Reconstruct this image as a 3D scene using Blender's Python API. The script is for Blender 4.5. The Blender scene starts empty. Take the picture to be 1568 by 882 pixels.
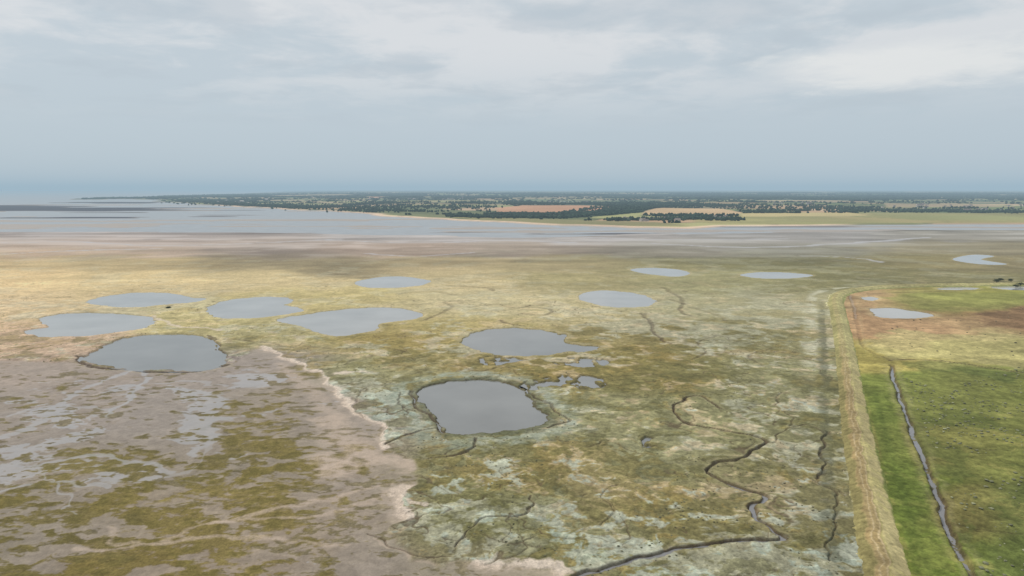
import bpy, math, numpy as np
from mathutils import Vector
rng=np.random.default_rng(7)
H=100.0; F=1045.0; VH=151.0
P=math.atan(VH/F); cp,sp_=math.cos(P),math.sin(P)
def G(u,v,z=0.0):
    """survey helper: map reference -> ground coordinates (metres)"""
    a=(u-784)/F; b=-(v-441)/F
    dy=cp+b*sp_; dz=-sp_+b*cp
    t=(z-H)/dz
    return (a*t,dy*t)
def GP(pts,z=0.0): return np.array([G(u,v,z) for u,v in pts])
def lin(c):
    c=np.array(c,dtype=np.float64)/255
    return np.where(c<=0.04045,c/12.92,((c+0.055)/1.055)**2.4)
K=1/0.90
TINT=np.array([1.04,.99,.96])
def alb(c): return lin(c)*K*TINT
# ---------------- noise
TAB=[rng.random((256,256)).astype(np.float32)*2-1 for _ in range(6)]
def vnoise(x,y,s):
    xf=np.floor(x); yf=np.floor(y)
    ix=xf.astype(np.int64)&255; iy=yf.astype(np.int64)&255
    fx=(x-xf).astype(np.float32); fy=(y-yf).astype(np.float32)
    fx=fx*fx*(3-2*fx); fy=fy*fy*(3-2*fy)
    T=TAB[s%6]; ix1=(ix+1)&255; iy1=(iy+1)&255
    a=T[ix,iy]; b=T[ix1,iy]; c=T[ix,iy1]; d=T[ix1,iy1]
    return (a+(b-a)*fx)*(1-fy)+(c+(d-c)*fx)*fy
def fbm(x,y,wl,octv=4,seed=0,spc=None,gain=0.55):
    out=np.zeros(x.shape,np.float32); amp=1.0; tot=0
    for o in range(octv):
        an=0.6+1.3*o+seed*0.77; ca,sa=math.cos(an),math.sin(an)
        xx=(x*ca-y*sa)/wl+17.3*seed+3.1*o; yy=(x*sa+y*ca)/wl-9.7*seed+5.3*o
        n=vnoise(xx,yy,seed+o)
        if spc is not None: n=n*np.clip(wl/(1.6*spc)-0.3,0,1)
        out+=amp*n; tot+=amp*amp; amp*=gain; wl/=2.07
    return out/(math.sqrt(tot)*0.40)
def ss(a,b,x):
    t=np.clip((x-a)/(b-a),0,1); return t*t*(3-2*t)
# ---------------- curves
def catmull(P_,closed=False,n=6):
    P_=np.asarray(P_,float); N=len(P_); out=[]
    rngN=N if closed else N-1
    for i in range(rngN):
        if closed: p0,p1,p2,p3=P_[(i-1)%N],P_[i],P_[(i+1)%N],P_[(i+2)%N]
        else: p0,p1,p2,p3=P_[max(i-1,0)],P_[i],P_[i+1],P_[min(i+2,N-1)]
        for k in range(n):
            t=k/n
            out.append(0.5*((2*p1)+(-p0+p2)*t+(2*p0-5*p1+4*p2-p3)*t*t+(-p0+3*p1-3*p2+p3)*t**3))
    if not closed: out.append(P_[-1])
    return np.array(out)
def dist_poly(X,Y,pts,closed=False):
    d=np.full(X.shape,1e12); N=len(pts)
    for i in range(N if closed else N-1):
        a=pts[i]; b=pts[(i+1)%N]; e=b-a; L=e@e+1e-9
        px=X-a[0]; py=Y-a[1]
        t=np.clip((px*e[0]+py*e[1])/L,0,1)
        dd=(px-t*e[0])**2+(py-t*e[1])**2
        np.minimum(d,dd,out=d)
    return np.sqrt(d)
def inside(X,Y,pts):
    c=np.zeros(X.shape,bool); N=len(pts)
    for i in range(N):
        a=pts[i]; b=pts[(i+1)%N]
        if a[1]==b[1]: continue
        cond=((a[1]>Y)!=(b[1]>Y))
        xi=(b[0]-a[0])*(Y-a[1])/(b[1]-a[1])+a[0]
        c^=cond&(X<xi)
    return c
def sdf(X,Y,pts):
    d=dist_poly(X,Y,pts,True); return np.where(inside(X,Y,pts),-d,d)
# ---------------- terrain grid
tin=np.linspace(-0.95,0.95,1300)
tout=np.array([1.0*1.055**i for i in range(0,30)])
T=np.concatenate([-tout[::-1],tin,tout])
vs=np.arange(980,300,-0.75)
ys=np.array([G(784,v)[1] for v in vs])
far=np.geomspace(ys[-1]*1.01,70000,60)
near=np.array([-400,-150,0,60,100,120,130.])
Yr=np.concatenate([near[near<ys[0]-2],ys,far])
NR,NC=len(Yr),len(T)
YY=np.repeat(Yr[:,None],NC,1); XX=T[None,:]*np.maximum(YY,130)
dY=np.gradient(Yr); SP=np.repeat(dY[:,None],NC,1).astype(np.float32)
X=XX.ravel(); Y=YY.ravel(); S=SP.ravel()
R=np.maximum(Y,130)
w1=fbm(X,Y,60,4,1,S); w2=fbm(X,Y,60,4,2,S)
m1=fbm(X,Y,13,3,4,S); m2=fbm(X,Y,13,3,3,S)
amp=np.minimum(R*0.014,16)
Xw=X+w1*amp; Yw=Y+w2*amp
# ---------------- macro colour survey
M=[ # marsh & flats, with cloud-shadow bands painted into the darker mid rows
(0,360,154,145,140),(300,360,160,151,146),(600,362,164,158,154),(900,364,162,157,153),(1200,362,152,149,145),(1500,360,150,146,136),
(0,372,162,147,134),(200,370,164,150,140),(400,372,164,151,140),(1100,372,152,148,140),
(0,385,172,152,131),(200,382,170,152,134),(400,388,138,127,117),(600,382,170,153,138),(800,382,168,155,140),(1000,385,142,136,122),(1200,385,136,133,118),(1500,380,140,132,108),  # darker entries: cloud shadow painted into the flats colour
(0,405,188,168,128),(200,405,180,163,124),(400,402,152,140,110),(520,408,132,122,96),(650,405,172,157,122),(850,405,162,150,115),(1000,403,132,127,92),(1200,405,126,122,86),(1450,402,132,124,88),(1568,402,137,127,96),  # dark centre and right entries carry the painted cloud-shadow band
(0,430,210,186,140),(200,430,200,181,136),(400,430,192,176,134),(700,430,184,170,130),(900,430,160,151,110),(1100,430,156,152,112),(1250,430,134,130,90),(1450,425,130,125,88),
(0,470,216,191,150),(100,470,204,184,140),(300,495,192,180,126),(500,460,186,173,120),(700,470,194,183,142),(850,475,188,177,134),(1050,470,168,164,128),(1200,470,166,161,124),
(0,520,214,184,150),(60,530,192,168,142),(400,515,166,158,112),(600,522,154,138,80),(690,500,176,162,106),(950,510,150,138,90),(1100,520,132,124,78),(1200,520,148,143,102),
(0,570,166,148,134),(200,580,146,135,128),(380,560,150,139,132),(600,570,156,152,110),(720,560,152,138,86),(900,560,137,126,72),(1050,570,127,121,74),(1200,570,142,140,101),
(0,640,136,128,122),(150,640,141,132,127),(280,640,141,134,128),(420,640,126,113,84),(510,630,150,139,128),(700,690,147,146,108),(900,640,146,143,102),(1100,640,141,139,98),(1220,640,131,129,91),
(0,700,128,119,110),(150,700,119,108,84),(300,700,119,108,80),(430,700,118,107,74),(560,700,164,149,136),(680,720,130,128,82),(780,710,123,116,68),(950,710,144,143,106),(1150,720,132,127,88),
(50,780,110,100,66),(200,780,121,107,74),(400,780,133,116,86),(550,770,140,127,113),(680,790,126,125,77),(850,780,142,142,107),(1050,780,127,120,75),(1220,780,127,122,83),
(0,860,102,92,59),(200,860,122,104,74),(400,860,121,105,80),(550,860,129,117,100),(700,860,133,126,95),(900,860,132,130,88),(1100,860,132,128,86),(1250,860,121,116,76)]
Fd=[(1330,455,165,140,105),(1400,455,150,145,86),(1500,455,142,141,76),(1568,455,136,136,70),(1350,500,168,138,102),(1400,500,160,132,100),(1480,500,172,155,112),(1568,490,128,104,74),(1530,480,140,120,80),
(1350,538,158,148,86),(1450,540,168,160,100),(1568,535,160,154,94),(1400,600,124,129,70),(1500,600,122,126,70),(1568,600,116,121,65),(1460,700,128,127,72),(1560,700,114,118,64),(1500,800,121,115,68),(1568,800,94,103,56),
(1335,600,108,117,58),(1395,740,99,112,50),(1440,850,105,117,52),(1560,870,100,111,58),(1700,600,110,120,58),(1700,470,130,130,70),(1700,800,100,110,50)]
A_=(Xw/np.maximum(Yw,100)).astype(np.float32); B_=np.log(np.maximum(Yw,100)).astype(np.float32)
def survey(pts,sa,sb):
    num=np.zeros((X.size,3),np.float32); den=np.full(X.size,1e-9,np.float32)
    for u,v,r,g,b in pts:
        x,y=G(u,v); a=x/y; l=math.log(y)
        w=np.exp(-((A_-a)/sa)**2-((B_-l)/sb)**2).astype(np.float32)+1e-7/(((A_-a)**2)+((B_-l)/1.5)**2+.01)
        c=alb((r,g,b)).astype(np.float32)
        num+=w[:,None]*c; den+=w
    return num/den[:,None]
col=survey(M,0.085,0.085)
dike_uv=[(1440,1150),(1395,1010),(1364,900),(1350,850),(1335,780),(1321,710),(1308,640),(1297,560),(1289,510),(1282,475),(1279,458),(1287,447),(1315,441),(1360,437),(1420,435),(1500,434),(1568,433),(1750,432),(2100,431)]
dike=catmull(GP(dike_uv,2.0),n=14)
land_poly=np.vstack([dike,[[9000,dike[-1][1]],[9000,-500],[dike[0][0],-500]]])
fm=inside(X,Y,land_poly)
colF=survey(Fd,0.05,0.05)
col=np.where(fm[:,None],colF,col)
edge=[(395,532),(430,548),(480,566),(515,598),(555,628),(592,658),(602,682),(632,708),(628,742),(612,768),(617,796),(600,822),(640,852),(740,848),(800,862),(862,878),(900,905),(1000,960)]
mud=np.vstack([GP(edge),GP([(1050,1200),(-2500,1200),(-2500,600),(-300,572),(0,552),(110,556),(250,570),(345,560)])])
sm=sdf(X+m1*1.6+w1*1.0,Y+m2*1.6+w2*1.0,mud)
mudm=ss(1.0,-1.0,sm)
upperflat=ss(930,1260,Yw+fbm(X,Y,300,3,3,S)*70)
marsh=(1-mudm)*(1-upperflat)
marshg=np.where(fm,0,marsh)
z=0.45*marsh*ss(700,400,Y)
fm_f=fm.astype(np.float32)
# --- vegetation mosaic
nA=fbm(X+w1*6,Y+w2*6,34,5,3,S,.62); nB=fbm(X-w2*5,Y+w1*5,15,5,4,S,.65); nC=fbm(X+m1*2,Y+m2*2,5,4,5,S,0.7); nD=fbm(X,Y,1.6,3,0,S,0.8)
nE=fbm(X+w2*10,Y,90,4,5,S); nF=fbm(X*.8-m2*2,Y+m1*2,8,5,1,S,.75)
def mixc(c,m,k): 
    m=np.asarray(m)[:,None]; return c*(1-m)+np.asarray(k)*m
pale=alb((172,173,152)); och=alb((138,118,62)); dgr=alb((96,94,54)); tan=alb((182,163,128))
g0=marshg*(.35+.65*ss(750,380,Y))
col=mixc(col,g0*ss(.35,.9,nA*.7+0.5*nF+.3*nE)*0.58,pale)
col=mixc(col,g0*ss(.5,1.3,-nA*.8+0.6*nC)*0.5*ss(800,350,Y),och)
col=mixc(col,g0*ss(.6,1.1,nB-0.3*nA+0.5*nC)*0.6*ss(800,300,Y),dgr)
col=mixc(col,g0*ss(.7,1.3,-nB*.7+0.7*nF)*0.5,tan)
gs=alb((144,160,150))
col=mixc(col,marshg*ss(520,300,Y)*ss(.8,1.3,nE*.5+nF*.5-nB*.5+.2*nC)*.6,gs)
col*= np.exp(marshg*(0.12*nC+0.11*nD+.08*nF))[:,None]
# upper flats streaks
st=fbm(X*0.25,Y,55,4,2,S); st2=fbm(X*0.3+w1*30,Y,160,4,4,S)
uf=upperflat*(1-fm_f)
col*= (1+uf*(0.10*st+0.14*st2))[:,None]
mid=ss(550,900,Y)*(1-uf)
col*= (1+mid*(0.09*st2+0.09*fbm(X*0.5,Y,40,4,1,S)))[:,None]
# --- lower mudflat
mm=mudm*ss(1.5,-1.5,sm)
alg=np.zeros(X.size,np.float32)
for u,v,ru,rv,s in [(400,690,130,75,1.0),(180,700,160,40,.85),(420,640,60,40,.6),(100,800,180,70,.95),(330,800,130,70,.8),(200,860,300,60,.85),(30,870,110,60,1.),(460,870,110,40,.4),(250,655,70,22,.6),(340,600,30,15,.6),(140,760,200,40,.7),(20,610,50,15,.4)]:
    x,y=G(u,v); a=x/y; l=math.log(y); la=ru/F; lb=math.log(G(u,v-rv)[1]/y)
    alg=np.maximum(alg,s*np.exp(-((A_-a)/la)**2-((B_-l)/lb)**2))
n5=fbm(X*0.8+m1*2,Y+m2*2,10,6,2,S,.72); n6=fbm(X,Y,30,4,4,S); n8=fbm(X*.55,Y,3.2,4,3,S,.7)
am=mm*ss(-.15,.55,alg*2.1-1.2+0.45*n5+0.22*n6+.36*n8)
mudc=alb((147,138,128)); 
col=mixc(col,mm*0.6*(1-am),mudc)
col=mixc(col,mm*ss(.3,1.5,n6+.6*n5)*.35,alb((122,109,92)))
col=mixc(col,mm*ss(.4,1.6,-n6+.4*n8)*.25,alb((170,159,148)))
col=mixc(col,am*0.70,alb((120,110,58)))
col=mixc(col,am*ss(.2,1.3,n8*.7+nC*.6)*0.6,alb((92,86,46)))
tf=mm*(1-am)*ss(.8,1.25,n8+.35*n6+.9*alg-.1)
col=mixc(col,tf*.62,alb((102,95,58)))
col*= np.exp(mm*(0.06*n6+0.05*nC+0.04*nD))[:,None]
z=z+am*0.12
wb=np.zeros(X.size,np.float32)
for u,v,ru,rv,s in [(60,640,130,40,.85),(325,640,48,48,1.),(225,603,100,18,1.),(60,720,110,22,.85),(200,715,150,15,.8),(385,585,50,16,.9),(0,690,80,20,.7),(250,545,200,10,.3)]:
    x,y=G(u,v); a=x/y; l=math.log(y); la=ru/F; lb=math.log(G(u,v-rv)[1]/y)
    wb=np.maximum(wb,s*np.exp(-((A_-a)/la)**2-((B_-l)/lb)**2))
n7=fbm(X*.7+w1*3,Y+w2*3,14,6,3,S,.66)
wet=mm*(1-am)*(1-tf)*.28
wp=mm*(1-.9*am)*(1-tf)*ss(.0,.45,wb*1.9-1.05+.5*n7+.18*n8)
wet=np.maximum(wet,wp*.9)
wet=np.maximum(wet,uf*0.55*ss(0.1,1.0,st*.7+.5*st2))
def near_line(pts,w,meander=0.0,n=6,closed=False,fine=0.0):
    c=catmull(GP(pts),closed,n)
    m=w*4+8+abs(meander)*3+fine*3
    lo=c.min(0)-m; hi=c.max(0)+m
    idx=np.where((X>lo[0])&(X<hi[0])&(Y>lo[1])&(Y<hi[1]))[0]
    xs=X[idx]+meander*w1[idx]+fine*m1[idx]; yy=Y[idx]+meander*w2[idx]+fine*m2[idx]
    return idx,dist_poly(xs,yy,c,closed),c
for pts,w,s in [([(0,672),(60,640),(110,605),(150,590),(220,560)],1.9,.85),([(170,635),(205,610),(215,590),(235,572)],1.6,.9),([(300,600),(320,630),(325,665),(300,690)],2.2,.9),
    ([(0,715),(60,712),(130,700),(200,705),(270,715)],1.3,.8),([(110,790),(95,745),(70,715)],.5,.7),([(0,640),(70,625),(150,628),(195,622)],1.3,.7),([(330,665),(310,700),(270,720)],.8,.6),
    ([(0,760),(40,740),(90,735),(170,738)],.9,.8),([(240,590),(290,585),(350,590)],1.3,.7)]:
    i,d,c=near_line(pts,w,1.2,fine=1.4)
    k=ss(1.5,.5,d/w+.4*n8[i]+.25*n5[i])*mm[i]*s
    wet[i]=np.maximum(wet[i],k)
for pts,w,s in [([(150,835),(260,828),(340,822),(440,824),(520,835)],.9,.6),([(180,800),(230,830),(330,800),(430,790),(560,765),(620,745)],.9,.5),([(330,800),(430,775),(540,755),(600,740)],1.1,.6),([(490,700),(540,710),(600,705),(630,712)],4,.7),([(500,640),(530,690),(500,720)],4,.6),([(560,822),(600,832),(640,850),(700,850)],.5,.5),([(430,560),(480,600),(540,660),(580,700)],3.5,.45)]:
    i,d,c=near_line(pts,w,1.5,fine=1.0)
    k=ss(1.9,.1,d/w+.4*n8[i])*mm[i]*s
    col[i]=mixc(col[i],k,alb((182,166,150)))
wq=np.clip((wet-.28)/.6,0,1)
col=mixc(col,wq*.5*(1-uf),alb((156,156,158)))
for pts,w in [([(-60,374),(100,370),(250,376),(420,371),(520,366)],7),([(500,368),(640,372),(760,368),(880,372)],6),([(1000,373),(1150,379),(1300,372),(1420,364)],7),([(0,390),(120,384),(240,381)],4),([(900,364),(1020,367),(1200,366)],9),([(1230,392),(1330,396),(1350,402)],3),([(560,388),(640,392),(720,386)],4)]:
    i,d,c=near_line(pts,w,4,fine=2)
    we=np.maximum(w,.7*S[i]); k=ss(1.4,.5,d/we+.4*st[i]*.5)*.75
    col[i]=mixc(col[i],k*.7,alb((174,172,174))); wet[i]=np.maximum(wet[i],k)
for pts,w,s in [([(395,532),(430,548),(480,567),(510,592),(550,625),(592,658),(603,680)],1.4,1),([(618,745),(611,768),(616,792)],1.3,1),([(740,849),(790,858),(830,862),(862,878)],1.9,1),([(520,574),(560,570),(572,572)],1.8,.8),([(230,485),(260,497),(300,503),(335,506)],2.0,.7),([(626,768),(645,772)],.8,.8)]:
    i,d,c=near_line(pts,w,1.0,fine=1.6)
    we=np.maximum(w,.6*S[i])
    k=ss(1.8,.6,d/we+0.35*n5[i]+.3*nC[i])*s
    col[i]=mixc(col[i],k*.9,alb((210,196,180))); wet[i]*=(1-k)
    k2=ss(4.5,1,d/we+.5*n5[i])*s*mudm[i]; col[i]=mixc(col[i],k2*.4,alb((182,167,152)))
# --------- ponds
ponds={
'a':([(640,597),(665,588),(700,582),(740,581),(775,586),(803,597),(812,612),(828,628),(842,642),(835,650),(805,656),(770,660),(735,663),(705,667),(685,662),(677,650),(668,637),(650,625),(640,612)]),
'b':([(706,521),(725,510),(760,503),(800,502),(840,506),(866,514),(862,522),(875,527),(900,529),(920,532),(900,537),(860,540),(820,545),(780,544),(745,540),(715,531)]),
'c':([(425,490),(460,482),(500,476),(540,472),(580,470),(620,473),(645,480),(640,487),(610,492),(582,496),(577,505),(550,511),(520,514),(490,510),(465,500)]),
'd':([(320,470),(345,460),(390,455),(435,455),(447,460),(437,466),(455,470),(462,476),(430,482),(380,487),(335,486),(320,480)]),
'e':([(135,462),(165,453),(210,448),(260,449),(290,455),(315,457),(290,463),(250,466),(210,470),(165,468)]),
'f':([(40,505),(75,500),(62,490),(80,482),(130,479),(180,480),(220,484),(235,490),(225,500),(190,507),(140,513),(95,516),(60,515)]),
'g':([(125,550),(150,535),(180,520),(220,513),(270,511),(310,514),(325,525),(345,545),(340,558),(310,566),(260,568),(210,566),(160,560)]),
'h':([(545,432),(575,425),(610,423),(645,427),(658,431),(640,437),(600,440),(560,439)]),
'i':([(890,450),(915,445),(950,446),(985,452),(1003,462),(985,469),(945,470),(910,465),(890,458)]),
'j':([(968,412),(1000,410),(1040,413),(1055,419),(1035,423),(1000,420),(975,416)]),
'k':([(1135,421),(1160,417),(1200,417),(1242,421),(1220,425),(1170,426)]),
'l':([(1337,472),(1370,472),(1410,478),(1428,482),(1400,487),(1350,486),(1337,480)]),
'm':([(1322,455),(1335,454),(1343,457),(1332,460)]),
'n':([(1436,441),(1470,439),(1500,441),(1475,443),(1445,443)]),
'o':([(1520,437),(1545,435),(1600,438),(1580,443),(1530,442)]),
'p':([(1460,397),(1490,390),(1520,392),(1500,397),(1540,404),(1500,404)]),
'q':([(735,552),(760,545),(788,548),(800,552),(770,556),(745,558)]),
'r':([(802,592),(830,580),(870,574),(912,578),(924,588),(905,596),(870,590),(830,596)]),
's':([(850,556),(880,549),(925,552),(915,561),(875,560)]),
't':([(982,676),(992,670),(1002,674),(998,684),(986,684)]),
}
frag={'q','r','s','t'}
def parcel(pp,c,soft,s):
    q=GP(pp); i=np.where(fm&(Y>240)&(Y<1100))[0]
    d=sdf(X[i]+m1[i]*1.5+w1[i]*3,Y[i]+m2[i]*1.5+w2[i]*3,q); col[i]=mixc(col[i],ss(soft,-soft,d+2*nF[i])*s,alb(c))
parcel([(1322,460),(1336,470),(1336,490),(1430,490),(1480,480),(1600,465),(1700,470),(1700,500),(1568,506),(1500,498),(1440,512),(1400,540),(1330,530),(1318,500)],(162,134,102),6,.6)
parcel([(1490,478),(1600,468),(1700,475),(1700,500),(1560,502),(1500,495)],(122,97,72),5,.6)
parcel([(1322,522),(1380,506),(1430,512),(1500,505),(1568,512),(1700,515),(1700,575),(1568,568),(1490,557),(1420,550),(1362,550),(1335,540)],(172,165,116),3,.65)
parcel([(1345,455),(1420,449),(1568,448),(1700,450),(1700,463),(1568,468),(1450,480),(1400,470)],(136,139,82),5,.6)
parcel([(1368,556),(1420,554),(1490,562),(1568,574),(1568,590),(1450,572),(1372,572)],(92,106,58),2,.5)
pondw=[]
WL=-0.3
for kx,(pp) in ponds.items():
    c=catmull(GP(pp),True,5)
    mrg=12
    lo=c.min(0)-mrg-4; hi=c.max(0)+mrg+4
    i=np.where((X>lo[0])&(X<hi[0])&(Y>lo[1])&(Y<hi[1]))[0]
    wa=1.0 if kx not in frag else .8
    xs=X[i]+wa*fbm(X[i],Y[i],7,4,1,S[i]); yy=Y[i]+wa*fbm(X[i],Y[i],7,4,2,S[i])
    d=sdf(xs,yy,c)
    if kx in frag: d=np.maximum(d-1.2,1.6*(fbm(X[i],Y[i]*.7,5.0,4,3,S[i])-.35))
    wd=np.maximum(1.0,1.3*S[i])
    k=ss(.5*wd,-.5*wd,d)
    z[i]=z[i]*(1-k)+(-1.0)*k-0.12*ss(4,0,np.abs(d))*(1-k)
    rim=ss(.8+wd*.6,0.2,np.abs(d))
    if kx in 'ab':
        fr=ss(6.5,2.5,d+nC[i]*.6)*ss(-.5,.5,d)*(.9 if kx=='a' else .25)
        col[i]=mixc(col[i],fr*.8,alb((90,94,68)))
        if kx=='a': col[i]=mixc(col[i],ss(6,8,d)*ss(17,9,d+2*nC[i])*.45,alb((144,158,144)))
    col[i]=mixc(col[i],rim*(.75 if kx in 'a' else .55 if kx in frag else .35),alb((84,77,58)))
    if kx not in 'afg' and kx not in frag:
        col[i]=mixc(col[i],ss(7,1.5,d+nC[i])*(d>0.5)*.35,alb((200,188,148)))
    nx=np.roll(c,-1,0)-np.roll(c,1,0); nn=np.stack([nx[:,1],-nx[:,0]],1); nn/=np.linalg.norm(nn,axis=1)[:,None]+1e-9
    area=0.5*np.sum(c[:,0]*np.roll(c[:,1],-1)-np.roll(c[:,0],-1)*c[:,1])
    if area<0: nn=-nn
    pondw.append((c+nn*2.2,kx))
# --------- creeks : pts, half width, depth, water, strength
creeks=[
([(880,890),(905,878),(950,862),(1000,850),(1060,836),(1110,828),(1160,828),(1188,827),(1190,818),(1168,803),(1152,790),(1160,772),(1163,760),(1140,748),(1110,738),(1088,731)],.78,1.2,1,1),
([(1088,731),(1086,722),(1094,712),(1130,700),(1160,686),(1170,677),(1150,668),(1110,660),(1070,655),(1045,645),(1030,632),(1042,615),(1068,606),(1094,618),(1105,627)],.55,1.1,0,1),
([(606,602),(618,622),(640,632)],.3,.6,0,.8),([(672,655),(640,662),(615,672),(600,680)],.45,.8,0,.9),
([(628,600),(640,622),(662,640),(674,664)],.5,.8,0,.9),
([(805,596),(825,612),(845,620),(850,632),(872,646),(850,650),(838,655)],.45,.8,0,.8),
([(118,546),(126,556),(170,564),(230,569),(300,569),(345,560)],.9,.8,0,1),([(318,514),(330,526),(346,545)],.9,.8,0,.9),
([(985,480),(995,495),(1000,512),(1025,526)],.6,.8,0,.9),
([(700,832),(715,812),(745,798),(790,792),(810,775),(812,762)],.28,.6,0,.75),
([(728,672),(718,690),(690,700),(650,706)],.4,.8,0,.9),
([(1263,660),(1262,700),(1268,740)],.4,.8,0,.9),([(1268,740),(1275,800),(1275,860)],.3,.6,0,.6),
([(688,438),(740,440),(755,445)],.9,.8,0,.9),([(650,490),(690,472),(685,462),(720,460)],.6,.8,0,.8),
([(770,490),(780,497),(800,500)],.7,.8,0,.9),([(810,470),(842,474),(835,482),(800,480)],.7,.8,0,.8),([(720,470),(760,466),(790,472),(815,468)],.5,.5,0,.7),([(610,450),(660,446),(700,452)],.6,.5,0,.6),
([(1015,440),(1035,452),(1045,463),(1040,476),(1060,484)],.7,.8,0,.9),([(1003,462),(1020,458),(1050,466)],.7,.8,0,.8),([(1055,470),(1090,480),(1110,492)],.5,.5,0,.6),
([(560,640),(545,610),(575,590),(600,600)],.25,.4,0,.6),([(640,575),(625,560),(600,560)],.25,.4,0,.6),([(520,560),(560,548),(600,545),(640,552)],.3,.4,0,.5),
([(1205,655),(1215,640),(1190,620),(1200,600)],.25,.5,0,.6),([(1180,680),(1200,660),(1240,655),(1263,668)],.3,.5,0,.65),
([(910,800),(930,780),(920,760),(950,745)],.2,.4,0,.5),([(735,822),(780,835),(830,826)],.18,.4,0,.45),
([(1060,550),(1080,540),(1070,525),(1100,515)],.35,.5,0,.7),([(1170,560),(1150,545),(1180,535)],.35,.5,0,.7),
([(560,822),(605,838),(650,853),(700,850)],.25,.4,0,.6),
([(900,690),(930,680),(960,690),(1000,700)],.2,.4,0,.5),([(700,560),(735,570),(770,562),(800,575)],.35,.4,0,.6),
([(460,530),(520,535),(560,528),(620,540)],.4,.4,0,.6),([(230,462),(300,475),(310,490)],.5,.4,0,.5),([(340,520),(400,524),(440,532)],.5,.4,0,.6),
([(1150,395),(1250,400),(1330,398),(1400,402)],1.5,.3,0,.4),
([(1363,560),(1372,590),(1385,625),(1404,680),(1428,742),(1448,798),(1482,875),(1520,960)],.95,1.3,1,.85),
([(1362,552),(1420,552),(1490,560),(1568,572),(1700,590)],.6,.9,0,.9),
([(1302,452),(1308,470),(1310,488)],.9,1.0,1,.5),([(1310,488),(1316,515),(1325,535),(1360,550)],.4,.6,0,.6),
([(1404,684),(1450,686),(1520,690)],.2,.4,0,.4),([(1450,800),(1500,812),(1568,820)],.2,.4,0,.35),
([(1330,450),(1400,447),(1500,444),(1568,444)],.9,.8,0,.7),
]
creekw=[]
for pts,w,dep,wt,stg in creeks:
    fine=.9 if pts[0][0]<1295 else .3
    i,d,c=near_line(pts,w,0.0,8,fine=fine*(1 if w>.3 else 1.3))
    we=np.maximum(w*(1+.25*nF[i].clip(-1.2,1.2)),.5*S[i])
    q=d/we
    k=ss(1.5,.6,q)
    z[i]-=k*dep*np.where(Y[i]>450,.5,1)
    a=np.clip(w/we,.5,1)*stg
    col[i]=mixc(col[i],ss(2.1,1.0,q)*a*.92,alb((90,77,62)))
    col[i]=mixc(col[i],ss(1.8,2.6,q)*ss(5.5,2.6,q+.5*nC[i])*.22*stg,alb((174,164,128)))
    if wt:
        wet[i]=np.maximum(wet[i],ss(1.0,.5,q)*.6)
        cf=np.stack([fbm(c[:,0],c[:,1],13,3,4),fbm(c[:,0],c[:,1],13,3,3)],1)*fine
        creekw.append((c-cf,w*2.2))
rn=np.abs(fbm(X+w1*4+m1*2,Y+w2*4+m2*2,20,2,5,S)); rk=ss(.06,.015,rn)*marshg*ss(-.5,.2,fbm(X,Y,60,2,2,S))*ss(1000,500,Y)
rn2=np.abs(fbm(X-w1*3+m2*2.5,Y+w2*3+m1*2,11,2,2,S)); rk=np.maximum(rk,.8*ss(.05,.012,rn2)*marshg*ss(.0,.7,nE)*ss(560,380,Y))
z-=rk*.3; col=mixc(col,rk*.72,alb((94,81,62)))
dd=dist_poly(X,Y,dike)
sel=(~fm)&(Y<700)&(Y>140)&(X>0)
k=sel*ss(9,10.5,dd+.8*nC)*ss(15.5,12,dd+nB)*ss(-1.2,.5,nF+.6)*ss(640,540,Y)
col=mixc(col,k*.65,alb((88,90,68)))
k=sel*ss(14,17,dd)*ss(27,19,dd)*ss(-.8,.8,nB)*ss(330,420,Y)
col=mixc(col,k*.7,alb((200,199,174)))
# ---- pasture behind dike
pf=fm_f
col*= np.exp(pf*(0.10*nA+.08*nB+0.09*nC+.09*nD+.06*nF))[:,None]
k=fm_f*ss(330,280,Y)*ss(.1,1.0,nA+.5*nF)*.5
col=mixc(col,k,alb((150,144,86)))
k=fm_f*ss(330,280,Y)*ss(.3,1.1,-nB+.6*nF)*.5*(dd>22)
col=mixc(col,k,alb((86,97,50)))
k=fm_f*ss(340,310,Y)*ss(7,8,dd)*ss(19,16,dd)
col=mixc(col,k*.65,alb((100,114,52))*np.exp(.0))
k=fm_f*ss(340,320,Y)*np.exp(-((dd-11)/1.5)**2)*.3
col=mixc(col,k,alb((74,90,40)))
k=fm_f*ss(340,310,Y)*ss(7,8,dd)*ss(19,16,dd)
col*=np.exp(k*(.07*nC+.08*nD+.06*nF))[:,None]
# ---------------- far country
coast=[(118,305.5),(200,304.5),(240,306),(300,312),(400,318),(520,325),(620,331),(700,336),(760,339),(850,345),(960,348.5),(1060,349),(1110,345),(1200,344.5),(1330,343.5),(1568,343),(2300,343)]
Lp=np.vstack([GP(coast),[[90000,G(2300,343)[1]],[90000,69000]],GP([(445,291.7),(430,293.5),(360,297),(280,299.5),(200,302),(120,304.3)])])
big=fbm(X,Y,500,4,2,S)
sl=sdf(X+big*R*.004,Y+big*R*.012,Lp)
landm=ss(R*.006,-R*.006,sl)
est_low=[(-900,356),(0,354),(200,353),(400,354),(560,356),(700,360),(800,363),(900,361),(1000,357),(1100,357),(1250,354),(1400,352),(1568,350),(2300,349)]
Ep=np.vstack([GP(est_low),[[90000,G(2300,349)[1]],[90000,69500],[-90000,69500],[-90000,G(-900,356)[1]]]])
se=sdf(X+big*15,Y+fbm(X*.2,Y,120,4,3,S)*35,Ep)
em=ss(20,-20,se)*(1-landm)
sb=fbm(X*.16,Y,130,5,1,S*.4); 
bank=em*ss(.6,1.1,sb+.25*fbm(X*.3,Y,40,3,5,S*.4)-1.2*ss(4200,6500,Y))
darkb=np.zeros(X.size)
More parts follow.
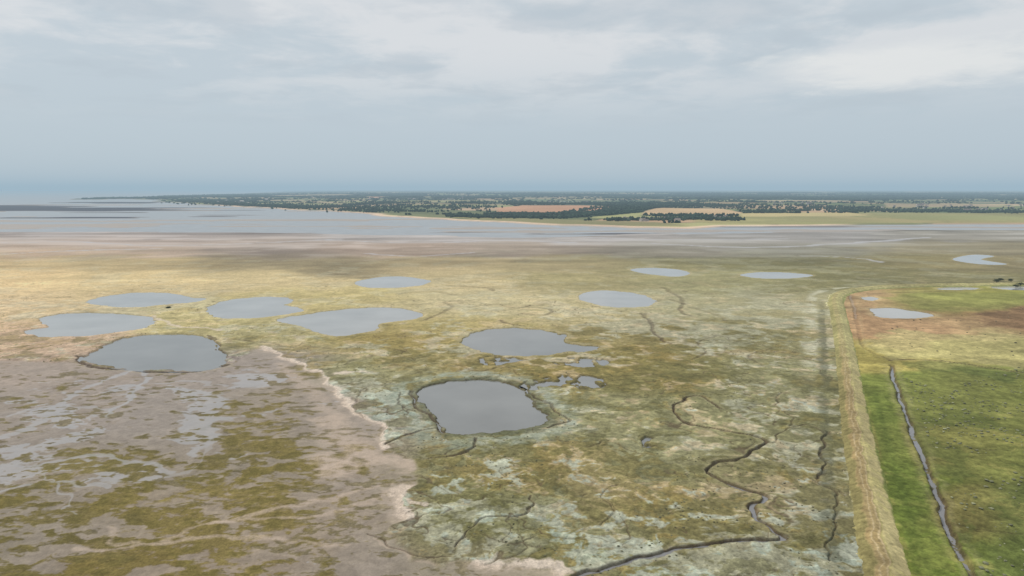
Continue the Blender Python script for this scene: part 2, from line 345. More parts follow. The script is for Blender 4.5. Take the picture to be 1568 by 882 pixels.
for u,v,ru,rv in [(90,320,210,2.4),(30,316,130,1.5),(170,310,80,1.2),(330,331,60,1.0),(120,333,140,1.0),(1200,347,120,.6),(200,325,90,.9)]:
    x,y=G(u,v); a=x/y; la=ru/F; lb=math.log(G(u,v-rv)[1]/y)
    a2=X/R; l2=np.log(R)
    darkb=np.maximum(darkb,np.exp(-((a2-a)/la)**2-((l2-math.log(y))/lb)**2*.7)*(1 if v<325 else .6))
darkb=em*ss(.28,.5,darkb+.20*fbm(X*.12,Y,90,4,4,S*.3))
ez=-2.4+1.9*np.maximum(bank,darkb)
z=z*(1-em)+ez*em
eb=mixc(col*0+alb((162,154,146)),darkb,alb((80,80,88)))
col=col*(1-em[:,None])+eb*em[:,None]
wet=wet*(1-em)+em*.35*(1-darkb)
def cells(x,y,w,h,rot,seed):
    ca,sa=math.cos(rot),math.sin(rot); xr=(x*ca-y*sa)/w; yr=(x*sa+y*ca)/h
    ix=np.floor(xr).astype(np.int64); iy=np.floor(yr).astype(np.int64)
    f1=np.full(x.shape,9.);f2=np.full(x.shape,9.);idv=np.zeros(x.shape)
    J=TAB[seed%6]; J2=TAB[(seed+1)%6]; J3=TAB[(seed+2)%6]
    for a in (-1,0,1):
        for b in (-1,0,1):
            cx=ix+a; cy=iy+b
            jx=cx+.5+.42*J[cx&255,cy&255]; jy=cy+.5+.42*J2[cx&255,cy&255]
            d=np.maximum(np.abs(xr-jx),np.abs(yr-jy))
            nw=d<f1
            f2=np.where(nw,f1,np.minimum(f2,d)); idv=np.where(nw,J3[cx&255,cy&255],idv); f1=np.where(nw,d,f1)
    return f1,f2,idv
fx=np.where(landm>0)[0]
f1,f2,idv=cells(X[fx],Y[fx],420,300,.35,2)
pal=np.array([alb(c) for c in [(106,120,84),(138,134,94),(182,154,122),(114,118,82),(164,162,114),(96,106,76),(196,170,140),(122,132,86)]])
ci=((idv*.5+.5)*len(pal)).astype(int).clip(0,len(pal)-1)
fc=pal[ci]
fc=mixc(fc,ss(2600,4800,Y[fx])*.35,alb((78,96,76)))
fc=mixc(fc,ss(.07,.03,f2-f1)*.7,alb((58,72,50)))
wood=ss(0.0,.4,fbm(X[fx],Y[fx]*.8,1500,3,1)+ .9*ss(4500,10000,Y[fx])-.3)
fc=mixc(fc,wood*.85,alb((56,74,58)))
def fieldpoly(pp,c,soft=8,s=.9):
    global fc
    q=GP(pp); d=sdf(X[fx]+big[fx]*12,Y[fx]+big[fx]*10,q); fc=mixc(fc,ss(soft,-soft,d)*s,alb(c)); return q
fieldpoly([(1100,328),(1568,328),(2300,328),(2300,342),(1568,342),(1330,343),(1110,344),(1060,340)],(152,147,100),20,.8)
fieldpoly([(1135,329),(1300,327.5),(1330,332),(1140,334)],(186,172,124),10)
fieldpoly([(1350,333),(1568,332),(1700,332),(1700,337),(1400,338)],(140,142,96),10,.7)
fieldpoly([(755,320),(800,316.5),(900,316.5),(945,319),(900,326),(860,328),(750,327)],(202,156,124))
fieldpoly([(985,325),(1010,320),(1100,320.5),(1138,328),(1130,333),(985,331)],(200,172,134))
fieldpoly([(900,333),(985,327),(985,331),(940,336)],(164,164,112))
fieldpoly([(520,326),(660,320),(760,326),(690,335),(620,330)],(112,118,84),15)
fieldpoly([(700,336),(760,333),(1000,341),(1060,346),(960,347),(850,344)],(138,134,96),8)
fieldpoly([(550,303),(600,302),(600,304),(552,304.6)],(190,148,118),20)
fieldpoly([(1160,308),(1280,308),(1300,310),(1170,311)],(172,154,122),20)
fieldpoly([(1350,314),(1500,314),(1560,319),(1360,319)],(160,144,116),12)
fieldpoly([(600,309),(760,308),(780,311),(600,312)],(156,152,110),12)
fieldpoly([(400,300),(520,299),(560,301),(420,302.5)],(170,152,120),30,.7)
bs=ss(-52,-8,sl[fx])*ss(.2,.5,ss(300,1200,X[fx]+2600)*ss(900,300,X[fx]-300))
fc=mixc(fc,bs*.95,alb((224,196,170)))
fc*= (1+.07*big[fx])[:,None]
lm=landm[fx][:,None]
col[fx]=col[fx]*(1-lm)+fc*lm
wet[fx]*=(1-landm[fx])
lz=1.2+6*ss(200,1200,-sl[fx])+ 26*ss(7000,16000,Y[fx])*ss(0,3000,-sl[fx])+3*fbm(X[fx],Y[fx],900,2,3)*ss(100,800,-sl[fx])
z[fx]=z[fx]*(1-landm[fx])+lz*landm[fx]
z+= (1-landm)*(1-em)*(0.05*nB*ss(900,400,Y)+0.06*nC*ss(500,250,Y)*marsh+0.05*nD*ss(350,200,Y)*(marsh+.4*am))
lum=(col@np.array([.3,.6,.1]))[:,None]; dsm=(marshg*.08*ss(900,500,Y))[:,None]
col=col*(1-dsm)+lum*dsm
col=np.clip(col,0.012,.85)
# ---------------- mesh creation
def grid_mesh(name,V,nr,nc,cols=None,extra=None,smooth=True):
    me=bpy.data.meshes.new(name)
    nv=nr*nc; me.vertices.add(nv); me.vertices.foreach_set('co',V.astype(np.float32).ravel())
    r=np.arange(nr-1)[:,None]*nc+np.arange(nc-1)[None,:]
    q=np.stack([r,r+1,r+nc+1,r+nc],-1).reshape(-1,4).astype(np.int32)
    nf=len(q); me.loops.add(nf*4); me.loops.foreach_set('vertex_index',q.ravel())
    me.polygons.add(nf); me.polygons.foreach_set('loop_start',np.arange(nf,dtype=np.int32)*4)
    me.polygons.foreach_set('loop_total',np.full(nf,4,np.int32))
    me.polygons.foreach_set('use_smooth',np.full(nf,smooth))
    me.update(calc_edges=True)
    if cols is not None:
        a=me.attributes.new('Col','FLOAT_COLOR','POINT')
        a.data.foreach_set('color',np.concatenate([cols,np.ones((nv,1))],1).astype(np.float32).ravel())
    for k_,v_ in (extra or {}).items():
        a=me.attributes.new(k_,'FLOAT','POINT'); a.data.foreach_set('value',v_.astype(np.float32))
    ob=bpy.data.objects.new(name,me); bpy.context.scene.collection.objects.link(ob); return ob
def N(nt,t,**k):
    n=nt.nodes.new(t)
    for a,b in k.items(): setattr(n,a,b)
    return n
def newmat(name):
    m=bpy.data.materials.new(name); m.use_nodes=True; nt=m.node_tree; nt.nodes.clear()
    o=N(nt,'ShaderNodeOutputMaterial'); b=N(nt,'ShaderNodeBsdfPrincipled'); nt.links.new(b.outputs[0],o.inputs[0]); return m,nt,b
def attr_mat(name,detail=.35,bump=.25,s1=1.3,s2=.35,rough=.95):
    m,nt,b=newmat(name); L=nt.links.new
    at=N(nt,'ShaderNodeAttribute',attribute_name='Col'); geo=N(nt,'ShaderNodeNewGeometry')
    n1=N(nt,'ShaderNodeTexNoise'); n1.inputs['Scale'].default_value=s1; n1.inputs['Detail'].default_value=4; n1.inputs['Roughness'].default_value=.75
    n2=N(nt,'ShaderNodeTexNoise'); n2.inputs['Scale'].default_value=s2; n2.inputs['Detail'].default_value=4; n2.inputs['Roughness'].default_value=.7
    L(geo.outputs['Position'],n1.inputs['Vector']); L(geo.outputs['Position'],n2.inputs['Vector'])
    ad=N(nt,'ShaderNodeMath',operation='ADD'); L(n1.outputs[0],ad.inputs[0]); L(n2.outputs[0],ad.inputs[1])
    mr=N(nt,'ShaderNodeMapRange'); mr.inputs[1].default_value=.65; mr.inputs[2].default_value=1.35; mr.inputs[3].default_value=1-detail; mr.inputs[4].default_value=1+detail
    L(ad.outputs[0],mr.inputs[0])
    wt=N(nt,'ShaderNodeAttribute',attribute_name='wet')
    w2_=N(nt,'ShaderNodeMath',operation='MULTIPLY',use_clamp=True); w2_.inputs[1].default_value=1.8; L(wt.outputs['Fac'],w2_.inputs[0])
    mxd=N(nt,'ShaderNodeMix',data_type='FLOAT'); L(w2_.outputs[0],mxd.inputs[0]); L(mr.outputs[0],mxd.inputs[2]); mxd.inputs[3].default_value=1
    sc=N(nt,'ShaderNodeVectorMath',operation='SCALE'); L(at.outputs['Color'],sc.inputs[0]); L(mxd.outputs[0],sc.inputs['Scale'])
    L(sc.outputs[0],b.inputs['Base Color'])
    rr=N(nt,'ShaderNodeMapRange'); rr.inputs[3].default_value=rough; rr.inputs[4].default_value=.22; L(wt.outputs['Fac'],rr.inputs[0]); L(rr.outputs[0],b.inputs['Roughness'])
    sr=N(nt,'ShaderNodeMapRange'); sr.inputs[3].default_value=.06; sr.inputs[4].default_value=.5; L(wt.outputs['Fac'],sr.inputs[0]); L(sr.outputs[0],b.inputs['Specular IOR Level'])
    bp=N(nt,'ShaderNodeBump'); bp.inputs['Distance'].default_value=bump
    iv=N(nt,'ShaderNodeMapRange'); iv.inputs[3].default_value=.8; iv.inputs[4].default_value=.03; L(w2_.outputs[0],iv.inputs[0]); L(iv.outputs[0],bp.inputs['Strength'])
    L(ad.outputs[0],bp.inputs['Height']); L(bp.outputs[0],b.inputs['Normal'])
    return m
V=np.stack([X,Y,z],1)
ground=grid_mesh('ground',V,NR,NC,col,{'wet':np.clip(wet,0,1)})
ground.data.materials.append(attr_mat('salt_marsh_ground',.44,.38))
# ---------------- water
def water_mat(name,base,rough,scale,strength,dist=.05):
    m,nt,b=newmat(name); L=nt.links.new
    b.inputs['Roughness'].default_value=rough; b.inputs['IOR'].default_value=1.33
    geo=N(nt,'ShaderNodeNewGeometry'); n=N(nt,'ShaderNodeTexNoise'); n.inputs['Scale'].default_value=scale; n.inputs['Detail'].default_value=4
    L(geo.outputs['Position'],n.inputs['Vector']); bp=N(nt,'ShaderNodeBump'); bp.inputs['Strength'].default_value=strength; bp.inputs['Distance'].default_value=dist
    L(n.outputs[0],bp.inputs['Height']); L(bp.outputs[0],b.inputs['Normal'])
    n2=N(nt,'ShaderNodeTexNoise'); n2.inputs['Scale'].default_value=.03; n2.inputs['Detail'].default_value=5; L(geo.outputs['Position'],n2.inputs['Vector'])
    mx=N(nt,'ShaderNodeMix',data_type='RGBA'); mx.inputs[6].default_value=(*[c*.72 for c in base],1); mx.inputs[7].default_value=(*[c*1.28 for c in base],1)
    L(n2.outputs[0],mx.inputs[0]); L(mx.outputs[2],b.inputs['Base Color']); return m
pw=water_mat('pond_water_mat',(.235,.235,.225),.10,1.2,.12)
pw2=water_mat('shallow_pond_water_mat',(.37,.365,.35),.10,1.2,.12)
ew=water_mat('estuary_water_mat',(.33,.335,.34),.3,.02,.5,1.0)
cw=water_mat('creek_water_mat',(.24,.23,.23),.12,1.5,.1)
import bmesh
def poly_obj(name,c,zz,mat):
    bm=bmesh.new(); vs_=[bm.verts.new((p[0],p[1],zz)) for p in c]; f=bm.faces.new(vs_)
    bmesh.ops.triangulate(bm,faces=[f]); bm.normal_update()
    for f in bm.faces:
        if f.normal.z<0: f.normal_flip()
    me=bpy.data.meshes.new(name); bm.to_mesh(me); bm.free(); me.materials.append(mat)
    ob=bpy.data.objects.new(name,me); bpy.context.scene.collection.objects.link(ob); return ob
for c,kx in pondw: poly_obj('pond_water',c,WL,pw if kx in 'abgqrst' else pw2)
poly_obj('estuary_water',[(-90000,1250),(90000,1250),(90000,69000),(-90000,69000)],-1.5,ew)
def ribbon(c,offs,zs):
    t=np.gradient(c,axis=0); t/=np.linalg.norm(t,axis=1)[:,None]+1e-9
    n=np.stack([t[:,1],-t[:,0]],1)
    V=[]
    for o,zz in zip(offs,zs):
        p=c+n*o; V.append(np.concatenate([p,np.full((len(c),1),zz)],1))
    return np.stack(V,1).reshape(-1,3)
for c,w in creekw:
    offs=[-w/2-.05,w/2+.05]; V=ribbon(c,offs,[0,0])
    V[:,2]= -.38 if c[0][0]<120 else -.75
    o=grid_mesh('tidal_creek_water' if c[0][0]<60 else 'ditch_water',V,len(c),2); o.data.materials.append(cw)
# ---------------- dike
s=np.concatenate([[-9,-8.5],np.arange(-8,8.6,.25),[9]])
hz=np.interp(s,[-9,-8,-6.8,-5.6,-2,0,2,7,8.5,9],[-.9,.0,.14,.22,2.2,2.45,2.3,.2,.0,-.9])
dc=catmull(dike,n=5)
V=ribbon(dc,s,hz); ns=len(s)
sx=np.tile(s,len(dc)); nz=fbm(V[:,0],V[:,1],6,4,1); nz2=fbm(V[:,0],V[:,1],1.5,3,2); nz3=fbm(V[:,0],V[:,1],40,3,3)
V[:,2]+=(.05*nz+.03*nz2)*(np.abs(sx)<8.4)
def band(a,b,e=.4): return ss(a-e,a+e,sx+.4*nz)*ss(b+e,b-e,sx+.4*nz)
dcol=np.tile(alb((152,148,98)),(len(V),1))
dcol=mixc(dcol,band(-9,-7.2)*.8,alb((124,123,86)))
dcol=mixc(dcol,band(-7.0,-6.0,.25)*.9,alb((208,199,170)))
dcol=mixc(dcol,band(-5.7,-2.6),alb((130,123,82)))
dcol=mixc(dcol,band(-2.6,1.0),alb((152,136,98)))
dcol=mixc(dcol,band(-2.6,1.0)*ss(0,1.2,nz3+nz)*.5,alb((136,118,82)))
dcol=mixc(dcol,(band(-1.3,-.9,.15)+band(.4,.8,.15))*.5,alb((192,177,144)))
dcol=mixc(dcol,band(1.4,6.0),alb((180,169,124)))
dcol=mixc(dcol,band(1.4,6.0)*ss(.2,1.4,nz+.6*nz2)*.5,alb((152,147,94)))
dcol=mixc(dcol,band(6.0,9,.6),alb((110,118,64)))
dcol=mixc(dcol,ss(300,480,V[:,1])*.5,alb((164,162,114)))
dcol*= np.exp(.08*nz+.09*nz2+.10*nz3)[:,None]
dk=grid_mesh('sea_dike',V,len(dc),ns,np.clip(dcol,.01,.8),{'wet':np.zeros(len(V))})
dk.data.materials.append(attr_mat('dike_grass',.4,.25,1.6,.5))
# ---------------- blobs merged into single meshes
ico=bmesh.new(); bmesh.ops.create_icosphere(ico,subdivisions=1,radius=1); ico.verts.ensure_lookup_table()
iv=np.array([v.co[:] for v in ico.verts]); iff=np.array([[v.index for v in f.verts] for f in ico.faces]); ico.free()
def tri_mesh(name,V,Fc,cols,mat,smooth=False):
    me=bpy.data.meshes.new(name); me.vertices.add(len(V)); me.vertices.foreach_set('co',V.astype(np.float32).ravel())
    nf=len(Fc); me.loops.add(nf*3); me.loops.foreach_set('vertex_index',Fc.astype(np.int32).ravel())
    me.polygons.add(nf); me.polygons.foreach_set('loop_start',np.arange(nf,dtype=np.int32)*3); me.polygons.foreach_set('loop_total',np.full(nf,3,np.int32))
    me.polygons.foreach_set('use_smooth',np.full(nf,smooth)); me.update(calc_edges=True)
    a=me.attributes.new('Col','FLOAT_COLOR','POINT'); a.data.foreach_set('color',np.concatenate([cols,np.ones((len(V),1))],1).astype(np.float32).ravel())
    me.materials.append(mat); ob=bpy.data.objects.new(name,me); bpy.context.scene.collection.objects.link(ob); return ob
def blobs(name,pos,sx_,sz_,base,mat,jit=.28):
    n=len(pos); k=len(iv)
    v=iv[None]*(1+jit*(rng.random((n,k,1))*2-1))
    ang=rng.random(n)*6.28; ca,sa=np.cos(ang),np.sin(ang)
    vx=v[...,0]*ca[:,None]-v[...,1]*sa[:,None]; vy=v[...,0]*sa[:,None]+v[...,1]*ca[:,None]
    vv=np.stack([vx*sx_[:,None]+pos[:,0:1],vy*sx_[:,None]+pos[:,1:2],(v[...,2]*.5+.45)*sz_[:,None]+pos[:,2:3]],-1)
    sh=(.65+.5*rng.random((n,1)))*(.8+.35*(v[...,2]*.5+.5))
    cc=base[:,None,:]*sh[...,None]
    Fc=(iff[None]+(np.arange(n)*k)[:,None,None]).reshape(-1,3)
    return tri_mesh(name,vv.reshape(-1,3),Fc,cc.reshape(-1,3),mat)
fol=attr_mat('foliage',.3,.1,.4,.1)
def ground_z(px,py):
    ri=np.searchsorted(Yr,py).clip(1,NR-1); tt=px/np.maximum(py,130); cj=np.searchsorted(T,tt).clip(1,NC-1)
    return z.reshape(NR,NC)[ri,cj]
n=200000
yy=1700*np.exp(rng.random(n)*math.log(14000/1700)); xx=yy*(rng.random(n)*2.2-1.1)
sl2=sdf(xx,yy,Lp); keep=sl2<-45
xx,yy=xx[keep],yy[keep]
f1,f2,idv=cells(xx,yy,420,300,.35,2)
wd=fbm(xx,yy*.8,1500,3,1)+.9*ss(4500,10000,yy)-.3
cl=fbm(xx,yy,160,3,4)
pk=((f2-f1)<.04)&(cl>-.2)|((wd>.3)&(cl>-.6))|(cl>2.0)
def clearp(pp):
    global pk
    pk&=~inside(xx,yy,GP(pp))
for pp in [[(1100,329),(2300,329),(2300,342),(1568,342),(1330,343),(1110,344),(1060,340)],[(755,320),(800,316.5),(900,316.5),(945,319),(900,326),(860,328),(750,327)],[(985,325),(1010,320),(1100,320.5),(1138,328),(1130,333),(985,331)],[(900,333),(985,327),(985,331),(940,336)],[(700,336.5),(760,335),(1000,341),(1060,346),(960,347),(850,344)],[(1160,308),(1280,308),(1300,310),(1170,311)],[(1350,314),(1500,314),(1560,319),(1360,319)],[(600,309),(760,308),(780,311),(600,312)],[(550,303),(600,302),(600,304),(552,304.6)],[(400,300),(520,299),(560,301),(420,302.5)]]: clearp(pp)
xx,yy=xx[pk],yy[pk]
def belt(pp,n_,du,dv):
    c=np.array(pp,float); seg=rng.integers(0,len(c)-1,n_); t=rng.random(n_)
    uv=c[seg]*(1-t[:,None])+c[seg+1]*t[:,None]; uv+=rng.normal(size=(n_,2))*[du,dv]
    return np.array([G(a,b) for a,b in uv])
B=[belt([(690,332),(760,333.5),(860,334),(900,331)],600,6,.7),belt([(745,328),(830,329),(940,325)],240,6,.35),belt([(930,338),(1000,337.5),(1060,336.5),(1135,338)],380,5,.7),belt([(985,332),(1060,334),(1130,333.5)],110,5,.4),belt([(860,327),(900,322),(940,318)],130,5,.5),
 belt([(960,318),(1100,318),(1300,322),(1568,327)],700,8,1.0),belt([(520,322),(650,319),(750,319)],360,10,1.3),belt([(260,308),(380,313),(500,319)],520,14,2.0),belt([(1280,326),(1420,325),(1568,323)],380,8,1.2)]
bp_=np.vstack(B)
xx=np.concatenate([xx,bp_[:,0]]); yy=np.concatenate([yy,bp_[:,1]])
zz=ground_z(xx,yy); n=len(xx); print('trees',n)
fw=1+3*ss(3500,9000,yy)
szx=(3+4*rng.random(n))*fw; szz=(6+7*rng.random(n))*(1+.2*ss(4000,9000,yy))
treebase=np.array([.044,.068,.044])[None]*(0.7+.6*rng.random((n,1)))
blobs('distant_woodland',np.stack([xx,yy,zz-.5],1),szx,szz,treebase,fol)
n=4500
c=GP([(1440,600),(1568,560),(1700,600),(1760,900),(1500,900),(1380,575)])
tx=rng.random(n)*(c[:,0].max()-c[:,0].min())+c[:,0].min(); ty=rng.random(n)**1.2*(c[:,1].max()-c[:,1].min())+c[:,1].min()
k=inside(tx,ty,c)&(fbm(tx,ty,25,3,3)>-.5); tx,ty=tx[k],ty[k]
s_=.25+.5*rng.random(len(tx))**2
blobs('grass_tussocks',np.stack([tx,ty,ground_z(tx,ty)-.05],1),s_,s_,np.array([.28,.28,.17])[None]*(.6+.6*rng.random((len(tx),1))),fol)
n=110; c=GP([(1330,500),(1560,470),(1700,520),(1700,550),(1370,548)])
tx=rng.random(n)*(c[:,0].max()-c[:,0].min())+c[:,0].min(); ty=rng.random(n)*(c[:,1].max()-c[:,1].min())+c[:,1].min()
k=inside(tx,ty,c); tx,ty=tx[k],ty[k]; s_=.3+.5*rng.random(len(tx))
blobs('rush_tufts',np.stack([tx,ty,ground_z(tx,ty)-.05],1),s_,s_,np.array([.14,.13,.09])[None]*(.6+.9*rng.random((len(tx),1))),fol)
n=9000
ty=150+rng.random(n)**1.3*350; tx=ty*(rng.random(n)*1.7-.85)
gm=marshg.reshape(NR,NC); ri=np.searchsorted(Yr,ty).clip(1,NR-1); cj=np.searchsorted(T,tx/ty).clip(1,NC-1)
k=(gm[ri,cj]>.8)&(z.reshape(NR,NC)[ri,cj]>.2)&(fbm(tx,ty,20,3,4)>.3)&(dist_poly(tx,ty,dike)>10)&(dist_poly(tx,ty,GP(edge))>5)
tx,ty=tx[k],ty[k]; s_=.15+.28*rng.random(len(tx))
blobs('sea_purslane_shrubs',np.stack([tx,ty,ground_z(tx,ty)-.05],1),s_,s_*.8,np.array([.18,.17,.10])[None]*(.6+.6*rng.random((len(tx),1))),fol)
def shrub(name,x,y,h,r,seed):
    g=np.random.default_rng(seed); V=[];Fc=[];C=[]
    def tube(a,b,ra,rb):
        a=np.array(a,float); b=np.array(b,float); k=len(V)
        for p,rr in ((a,ra),(b,rb)):
            for q in range(5):
                an=q*1.2566; V.append(p+[rr*math.cos(an),rr*math.sin(an),0]); C.append([.07,.055,.04])
        for q in range(5):
            i0,i1=k+q,k+(q+1)%5; Fc.append([i0,i1,i1+5]); Fc.append([i0,i1+5,i0+5])
    tube((0,0,-.3),(0,0,h*.4),.16,.1)
    tips=[]
    for q in range(8):
        an=g.random()*6.28; p=(math.cos(an)*r*.6,math.sin(an)*r*.6,h*(.5+.35*g.random())); tube((0,0,h*(.15+.25*g.random())),p,.07,.03); tips.append(p)
    tips+= [(0,0,h*.8)]
    for t in tips:
        for _ in range(70):
            o=g.normal(size=3)*[r*.26,r*.26,h*.14]; c_=np.array(t)+o; k=len(V)
            d1=g.normal(size=3); d1/=np.linalg.norm(d1); d2=np.cross(d1,g.normal(size=3)); d2/=np.linalg.norm(d2); s0=.16+.14*g.random()
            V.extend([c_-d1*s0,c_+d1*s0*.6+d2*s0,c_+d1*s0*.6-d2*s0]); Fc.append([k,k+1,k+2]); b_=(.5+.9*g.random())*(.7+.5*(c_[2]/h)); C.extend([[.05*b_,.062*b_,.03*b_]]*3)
    V=np.array(V)+[x,y,0]
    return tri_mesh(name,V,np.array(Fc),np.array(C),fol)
for q,(u,v,h,r) in enumerate([(1525,434,4.5,3.6),(1532,431,3.5,2.6),(1548,432,3.5,2.8),(1562,438,4,4),(1555,440,2.5,2.5),(1540,436,2,2),(258,472,1.2,1.8)]):
    x,y=G(u,v); shrub('shrub',x,y,h,r,q)
# ---------------- houses
wallm,nw,bw=newmat('house_render'); bw.inputs['Base Color'].default_value=(.6,.56,.5,1); bw.inputs['Roughness'].default_value=.9
roofm,nr_,br=newmat('slate_roof'); 
nn_=N(nr_,'ShaderNodeTexNoise'); nn_.inputs['Scale'].default_value=.5; rp=N(nr_,'ShaderNodeValToRGB'); rp.color_ramp.elements[0].color=(.10,.10,.11,1); rp.color_ramp.elements[1].color=(.30,.18,.13,1)
nr_.links.new(nn_.outputs[0],rp.inputs[0]); nr_.links.new(rp.outputs[0],br.inputs['Base Color'])
winm,nq,bq=newmat('window_glass'); bq.inputs['Base Color'].default_value=(.04,.05,.06,1); bq.inputs['Roughness'].default_value=.1
def house_mesh(L,W,Hh,name):
    bm=bmesh.new()
    def quad(ps,mi):
        f=bm.faces.new([bm.verts.new(p) for p in ps]); f.material_index=mi
    a,b=L/2,W/2; R_=Hh+W*.42; B0=-1
    quad([(-a,-b,B0),(a,-b,B0),(a,-b,Hh),(-a,-b,Hh)],0); quad([(a,b,B0),(-a,b,B0),(-a,b,Hh),(a,b,Hh)],0)
    for sx1 in (1,-1):
        quad([(sx1*a,-b,B0),(sx1*a,b,B0),(sx1*a,b,Hh),(sx1*a,0,R_),(sx1*a,-b,Hh)],0)
    e=.4
    for sy in (1,-1): quad([(-a-e,sy*(b+e),Hh-.25),(a+e,sy*(b+e),Hh-.25),(a+e,0,R_+.1),(-a-e,0,R_+.1)],1)
    for cxx in (-a*.6,a*.55):
        x0,x1,y0,y1=-.4,.4,-.3,.3; t=R_+1.1
        quad([(cxx+x0,y0,R_-1),(cxx+x1,y0,R_-1),(cxx+x1,y0,t),(cxx+x0,y0,t)],0);quad([(cxx+x0,y1,R_-1),(cxx+x1,y1,R_-1),(cxx+x1,y1,t),(cxx+x0,y1,t)],0)
        quad([(cxx+x0,y0,R_-1),(cxx+x0,y1,R_-1),(cxx+x0,y1,t),(cxx+x0,y0,t)],0);quad([(cxx+x1,y0,R_-1),(cxx+x1,y1,R_-1),(cxx+x1,y1,t),(cxx+x1,y0,t)],0);quad([(cxx+x0,y0,t),(cxx+x1,y0,t),(cxx+x1,y1,t),(cxx+x0,y1,t)],1)
    nwin=max(3,int(L/3))
    for sy in (-1,1):
        for q in range(nwin):
            xc=-a+(q+.5)*L/nwin
            for lv in range(max(1,int(Hh/2.7))):
                z0=.9+lv*2.7; 
                if q==nwin//2 and lv==0: z0=0
                quad([(xc-.5,sy*(b+.03),z0),(xc+.5,sy*(b+.03),z0),(xc+.5,sy*(b+.03),lv*2.7+2.1),(xc-.5,sy*(b+.03),lv*2.7+2.1)],2)
    me=bpy.data.meshes.new(name); bm.to_mesh(me); bm.free()
    for m_ in (wallm,roofm,winm): me.materials.append(m_)
    return me
hm=[house_mesh(12,8,5.4,'house_a'),house_mesh(18,9,3.2,'house_b'),house_mesh(10,8,5.6,'house_c'),house_mesh(34,14,5,'barn')]
hp=[]
for (u0,u1,v0,v1,n_) in [(440,560,301,307,22),(560,640,303,308,10),(660,760,303,309,18),(300,420,306,312,14),(950,1000,336,340,8),(1000,1060,336,339,5),(1090,1130,335,338,4),(840,900,306,312,8),(1350,1420,316,322,10),(1430,1568,317,324,16),(1180,1260,313,318,8)]:
    for _ in range(n_): hp.append((u0+(u1-u0)*rng.random(),v0+(v1-v0)*rng.random()))
for u,v in hp:
    x,y=G(u,v)
    k=int(rng.integers(0,3)) if rng.random()<.88 else 3
    if v>330 and k==3: k=1
    ob=bpy.data.objects.new('farm_barn' if k==3 else 'village_house',hm[k]); bpy.context.scene.collection.objects.link(ob)
    ob.location=(x,y,float(ground_z(np.array([x]),np.array([y]))[0])); ob.rotation_euler=(0,0,rng.normal()*.5)
# ---------------- haze
hz_=bpy.data.materials.new('haze_volume'); hz_.use_nodes=True; nt=hz_.node_tree; nt.nodes.clear()
o=N(nt,'ShaderNodeOutputMaterial'); a=N(nt,'ShaderNodeVolumeAbsorption'); e=N(nt,'ShaderNodeEmission'); ad=N(nt,'ShaderNodeAddShader')
SG=1/14000
a.inputs['Color'].default_value=(0,0,0,1); a.inputs['Density'].default_value=SG
e.inputs['Color'].default_value=(.35,.475,.565,1); e.inputs['Strength'].default_value=SG
nt.links.new(a.outputs[0],ad.inputs[0]); nt.links.new(e.outputs[0],ad.inputs[1]); nt.links.new(ad.outputs[0],o.inputs['Volume'])
me=bpy.data.meshes.new('atmospheric_haze'); D=72000
vv=[(sx1*D,sy*D,zq) for zq in (-30,320) for sx1,sy in ((-1,-1),(1,-1),(1,1),(-1,1))]
me.from_pydata(vv,[],[(3,2,1,0),(4,5,6,7),(0,1,5,4),(1,2,6,5),(2,3,7,6),(3,0,4,7)]); me.materials.append(hz_)
ob=bpy.data.objects.new('atmospheric_haze',me); bpy.context.scene.collection.objects.link(ob)
# ---------------- world
sc=bpy.context.scene
w=bpy.data.worlds.new('World'); sc.world=w; w.use_nodes=True; nt=w.node_tree; nt.nodes.clear(); L=nt.links.new
out=N(nt,'ShaderNodeOutputWorld'); bg=N(nt,'ShaderNodeBackground'); L(bg.outputs[0],out.inputs[0])
sky=N(nt,'ShaderNodeTexSky',sky_type='NISHITA'); sky.sun_disc=False; EL,AZ=math.radians(50),math.radians(-60)
sky.sun_elevation=EL; sky.sun_rotation=AZ
tc=N(nt,'ShaderNodeTexCoord'); sep=N(nt,'ShaderNodeSeparateXYZ'); L(tc.outputs['Generated'],sep.inputs[0])
def M_(op,a,b=None,c=None):
    n=N(nt,'ShaderNodeMath',operation=op)
    for i,q in enumerate((a,b,c)):
        if q is None: continue
        if isinstance(q,(int,float)): n.inputs[i].default_value=q
        else: L(q,n.inputs[i])
    return n.outputs[0]
def MR(x,a,b,c=0,d=1):
    n=N(nt,'ShaderNodeMapRange'); n.interpolation_type='SMOOTHSTEP'
    L(x,n.inputs[0]); 
    for i,q in zip((1,2,3,4),(a,b,c,d)): n.inputs[i].default_value=q
    return n.outputs[0]
dx,dy,dz=sep.outputs
az=M_('ARCTAN2',dx,dy); 
inv=M_('DIVIDE',1.0,M_('ADD',M_('MAXIMUM',dz,0),.10))
cb=N(nt,'ShaderNodeCombineXYZ'); L(M_('MULTIPLY',dx,inv),cb.inputs[0]); L(M_('MULTIPLY',dy,inv),cb.inputs[1]); cb.inputs[2].default_value=1.7
def noise(vec,s,d,r=.55,dist=0):
    n=N(nt,'ShaderNodeTexNoise'); L(vec,n.inputs['Vector']); n.inputs['Scale'].default_value=s; n.inputs['Detail'].default_value=d; n.inputs['Roughness'].default_value=r; n.inputs['Distortion'].default_value=dist; return n.outputs[0]
c1=noise(cb.outputs[0],.9,6,.5,.3); c2=noise(cb.outputs[0],2.6,6,.6,.3)
elev=dz
cl=M_('ADD',M_('MULTIPLY',c1,.6),M_('MULTIPLY',c2,.4))
cm=M_('MULTIPLY',MR(cl,.42,.57),MR(elev,.07,.20))
ba=math.radians(30.5); 
da=M_('DIVIDE',M_('SUBTRACT',az,ba),.19); de=M_('DIVIDE',M_('SUBTRACT',elev,.150),.030)
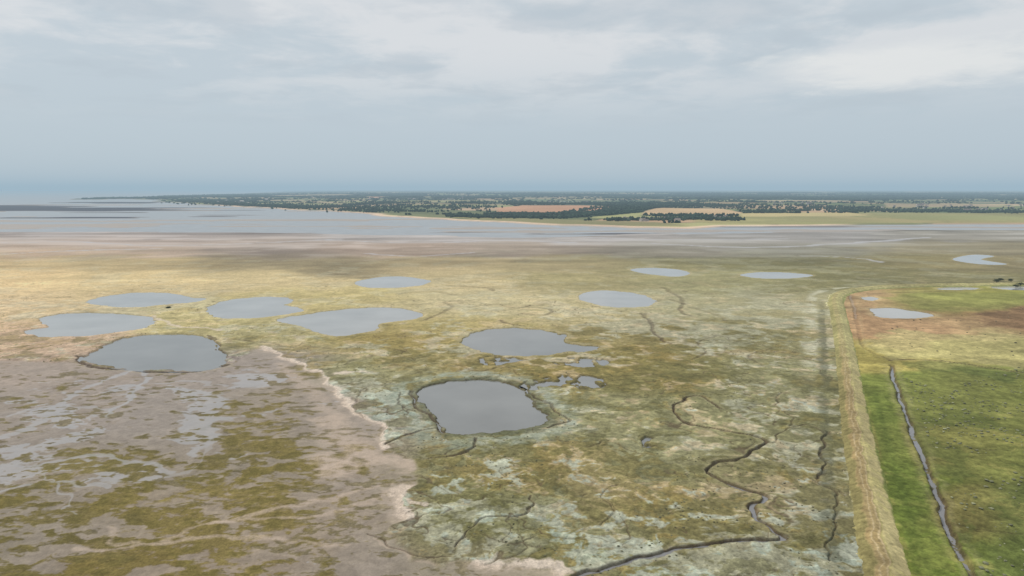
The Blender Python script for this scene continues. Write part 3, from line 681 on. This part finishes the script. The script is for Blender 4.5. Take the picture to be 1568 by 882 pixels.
r2=M_('ADD',M_('MULTIPLY',da,da),M_('MULTIPLY',de,de)); r2=M_('ADD',r2,M_('MULTIPLY',M_('SUBTRACT',c2,.5),3.5))
bk=MR(r2,1.5,0.)
def mix(f,A,B):
    n=N(nt,'ShaderNodeMix',data_type='RGBA'); L(f,n.inputs[0])
    for i,q in ((6,A),(7,B)):
        if isinstance(q,tuple): n.inputs[i].default_value=(*q,1)
        else: L(q,n.inputs[i])
    return n.outputs[2]
def sl_(c): return tuple(float(q) for q in lin(c))
base=mix(MR(elev,.0,.22),sl_((191,203,212)),sl_((198,208,215)))
c_=mix(cm,base,sl_((223,225,227)))
dk_=M_('MULTIPLY',MR(noise(cb.outputs[0],1.5,5,.55,.2),.50,.64),MR(elev,.06,.14))
c_=mix(M_('MULTIPLY',dk_,.5),c_,sl_((188,198,206)))
c_=mix(M_('MULTIPLY',bk,.9),c_,sl_((236,236,234)))
scl=N(nt,'ShaderNodeVectorMath',operation='SCALE'); L(sky.outputs[0],scl.inputs[0]); scl.inputs['Scale'].default_value=.10
veil=N(nt,'ShaderNodeMix',data_type='RGBA'); veil.inputs[0].default_value=.94; L(scl.outputs[0],veil.inputs[6]); L(c_,veil.inputs[7])
L(veil.outputs[2],bg.inputs[0]); bg.inputs[1].default_value=1.0
sun=bpy.data.lights.new('sun','SUN'); sun.energy=1.8; sun.angle=math.radians(10); sun.color=(1,.94,.84)
so=bpy.data.objects.new('sun',sun); sc.collection.objects.link(so)
dirv=Vector((math.sin(AZ)*math.cos(EL),math.cos(AZ)*math.cos(EL),math.sin(EL)))
so.rotation_euler=dirv.to_track_quat('Z','Y').to_euler(); so.location=dirv*500
cam=bpy.data.cameras.new('camera'); cam.lens=24; cam.sensor_width=36; cam.clip_end=200000; cam.clip_start=1
co=bpy.data.objects.new('camera',cam); sc.collection.objects.link(co); co.location=(0,0,H); co.rotation_euler=(math.pi/2-P,0,0); sc.camera=co
sc.view_settings.view_transform='Standard'; sc.view_settings.look='None'; sc.view_settings.exposure=0
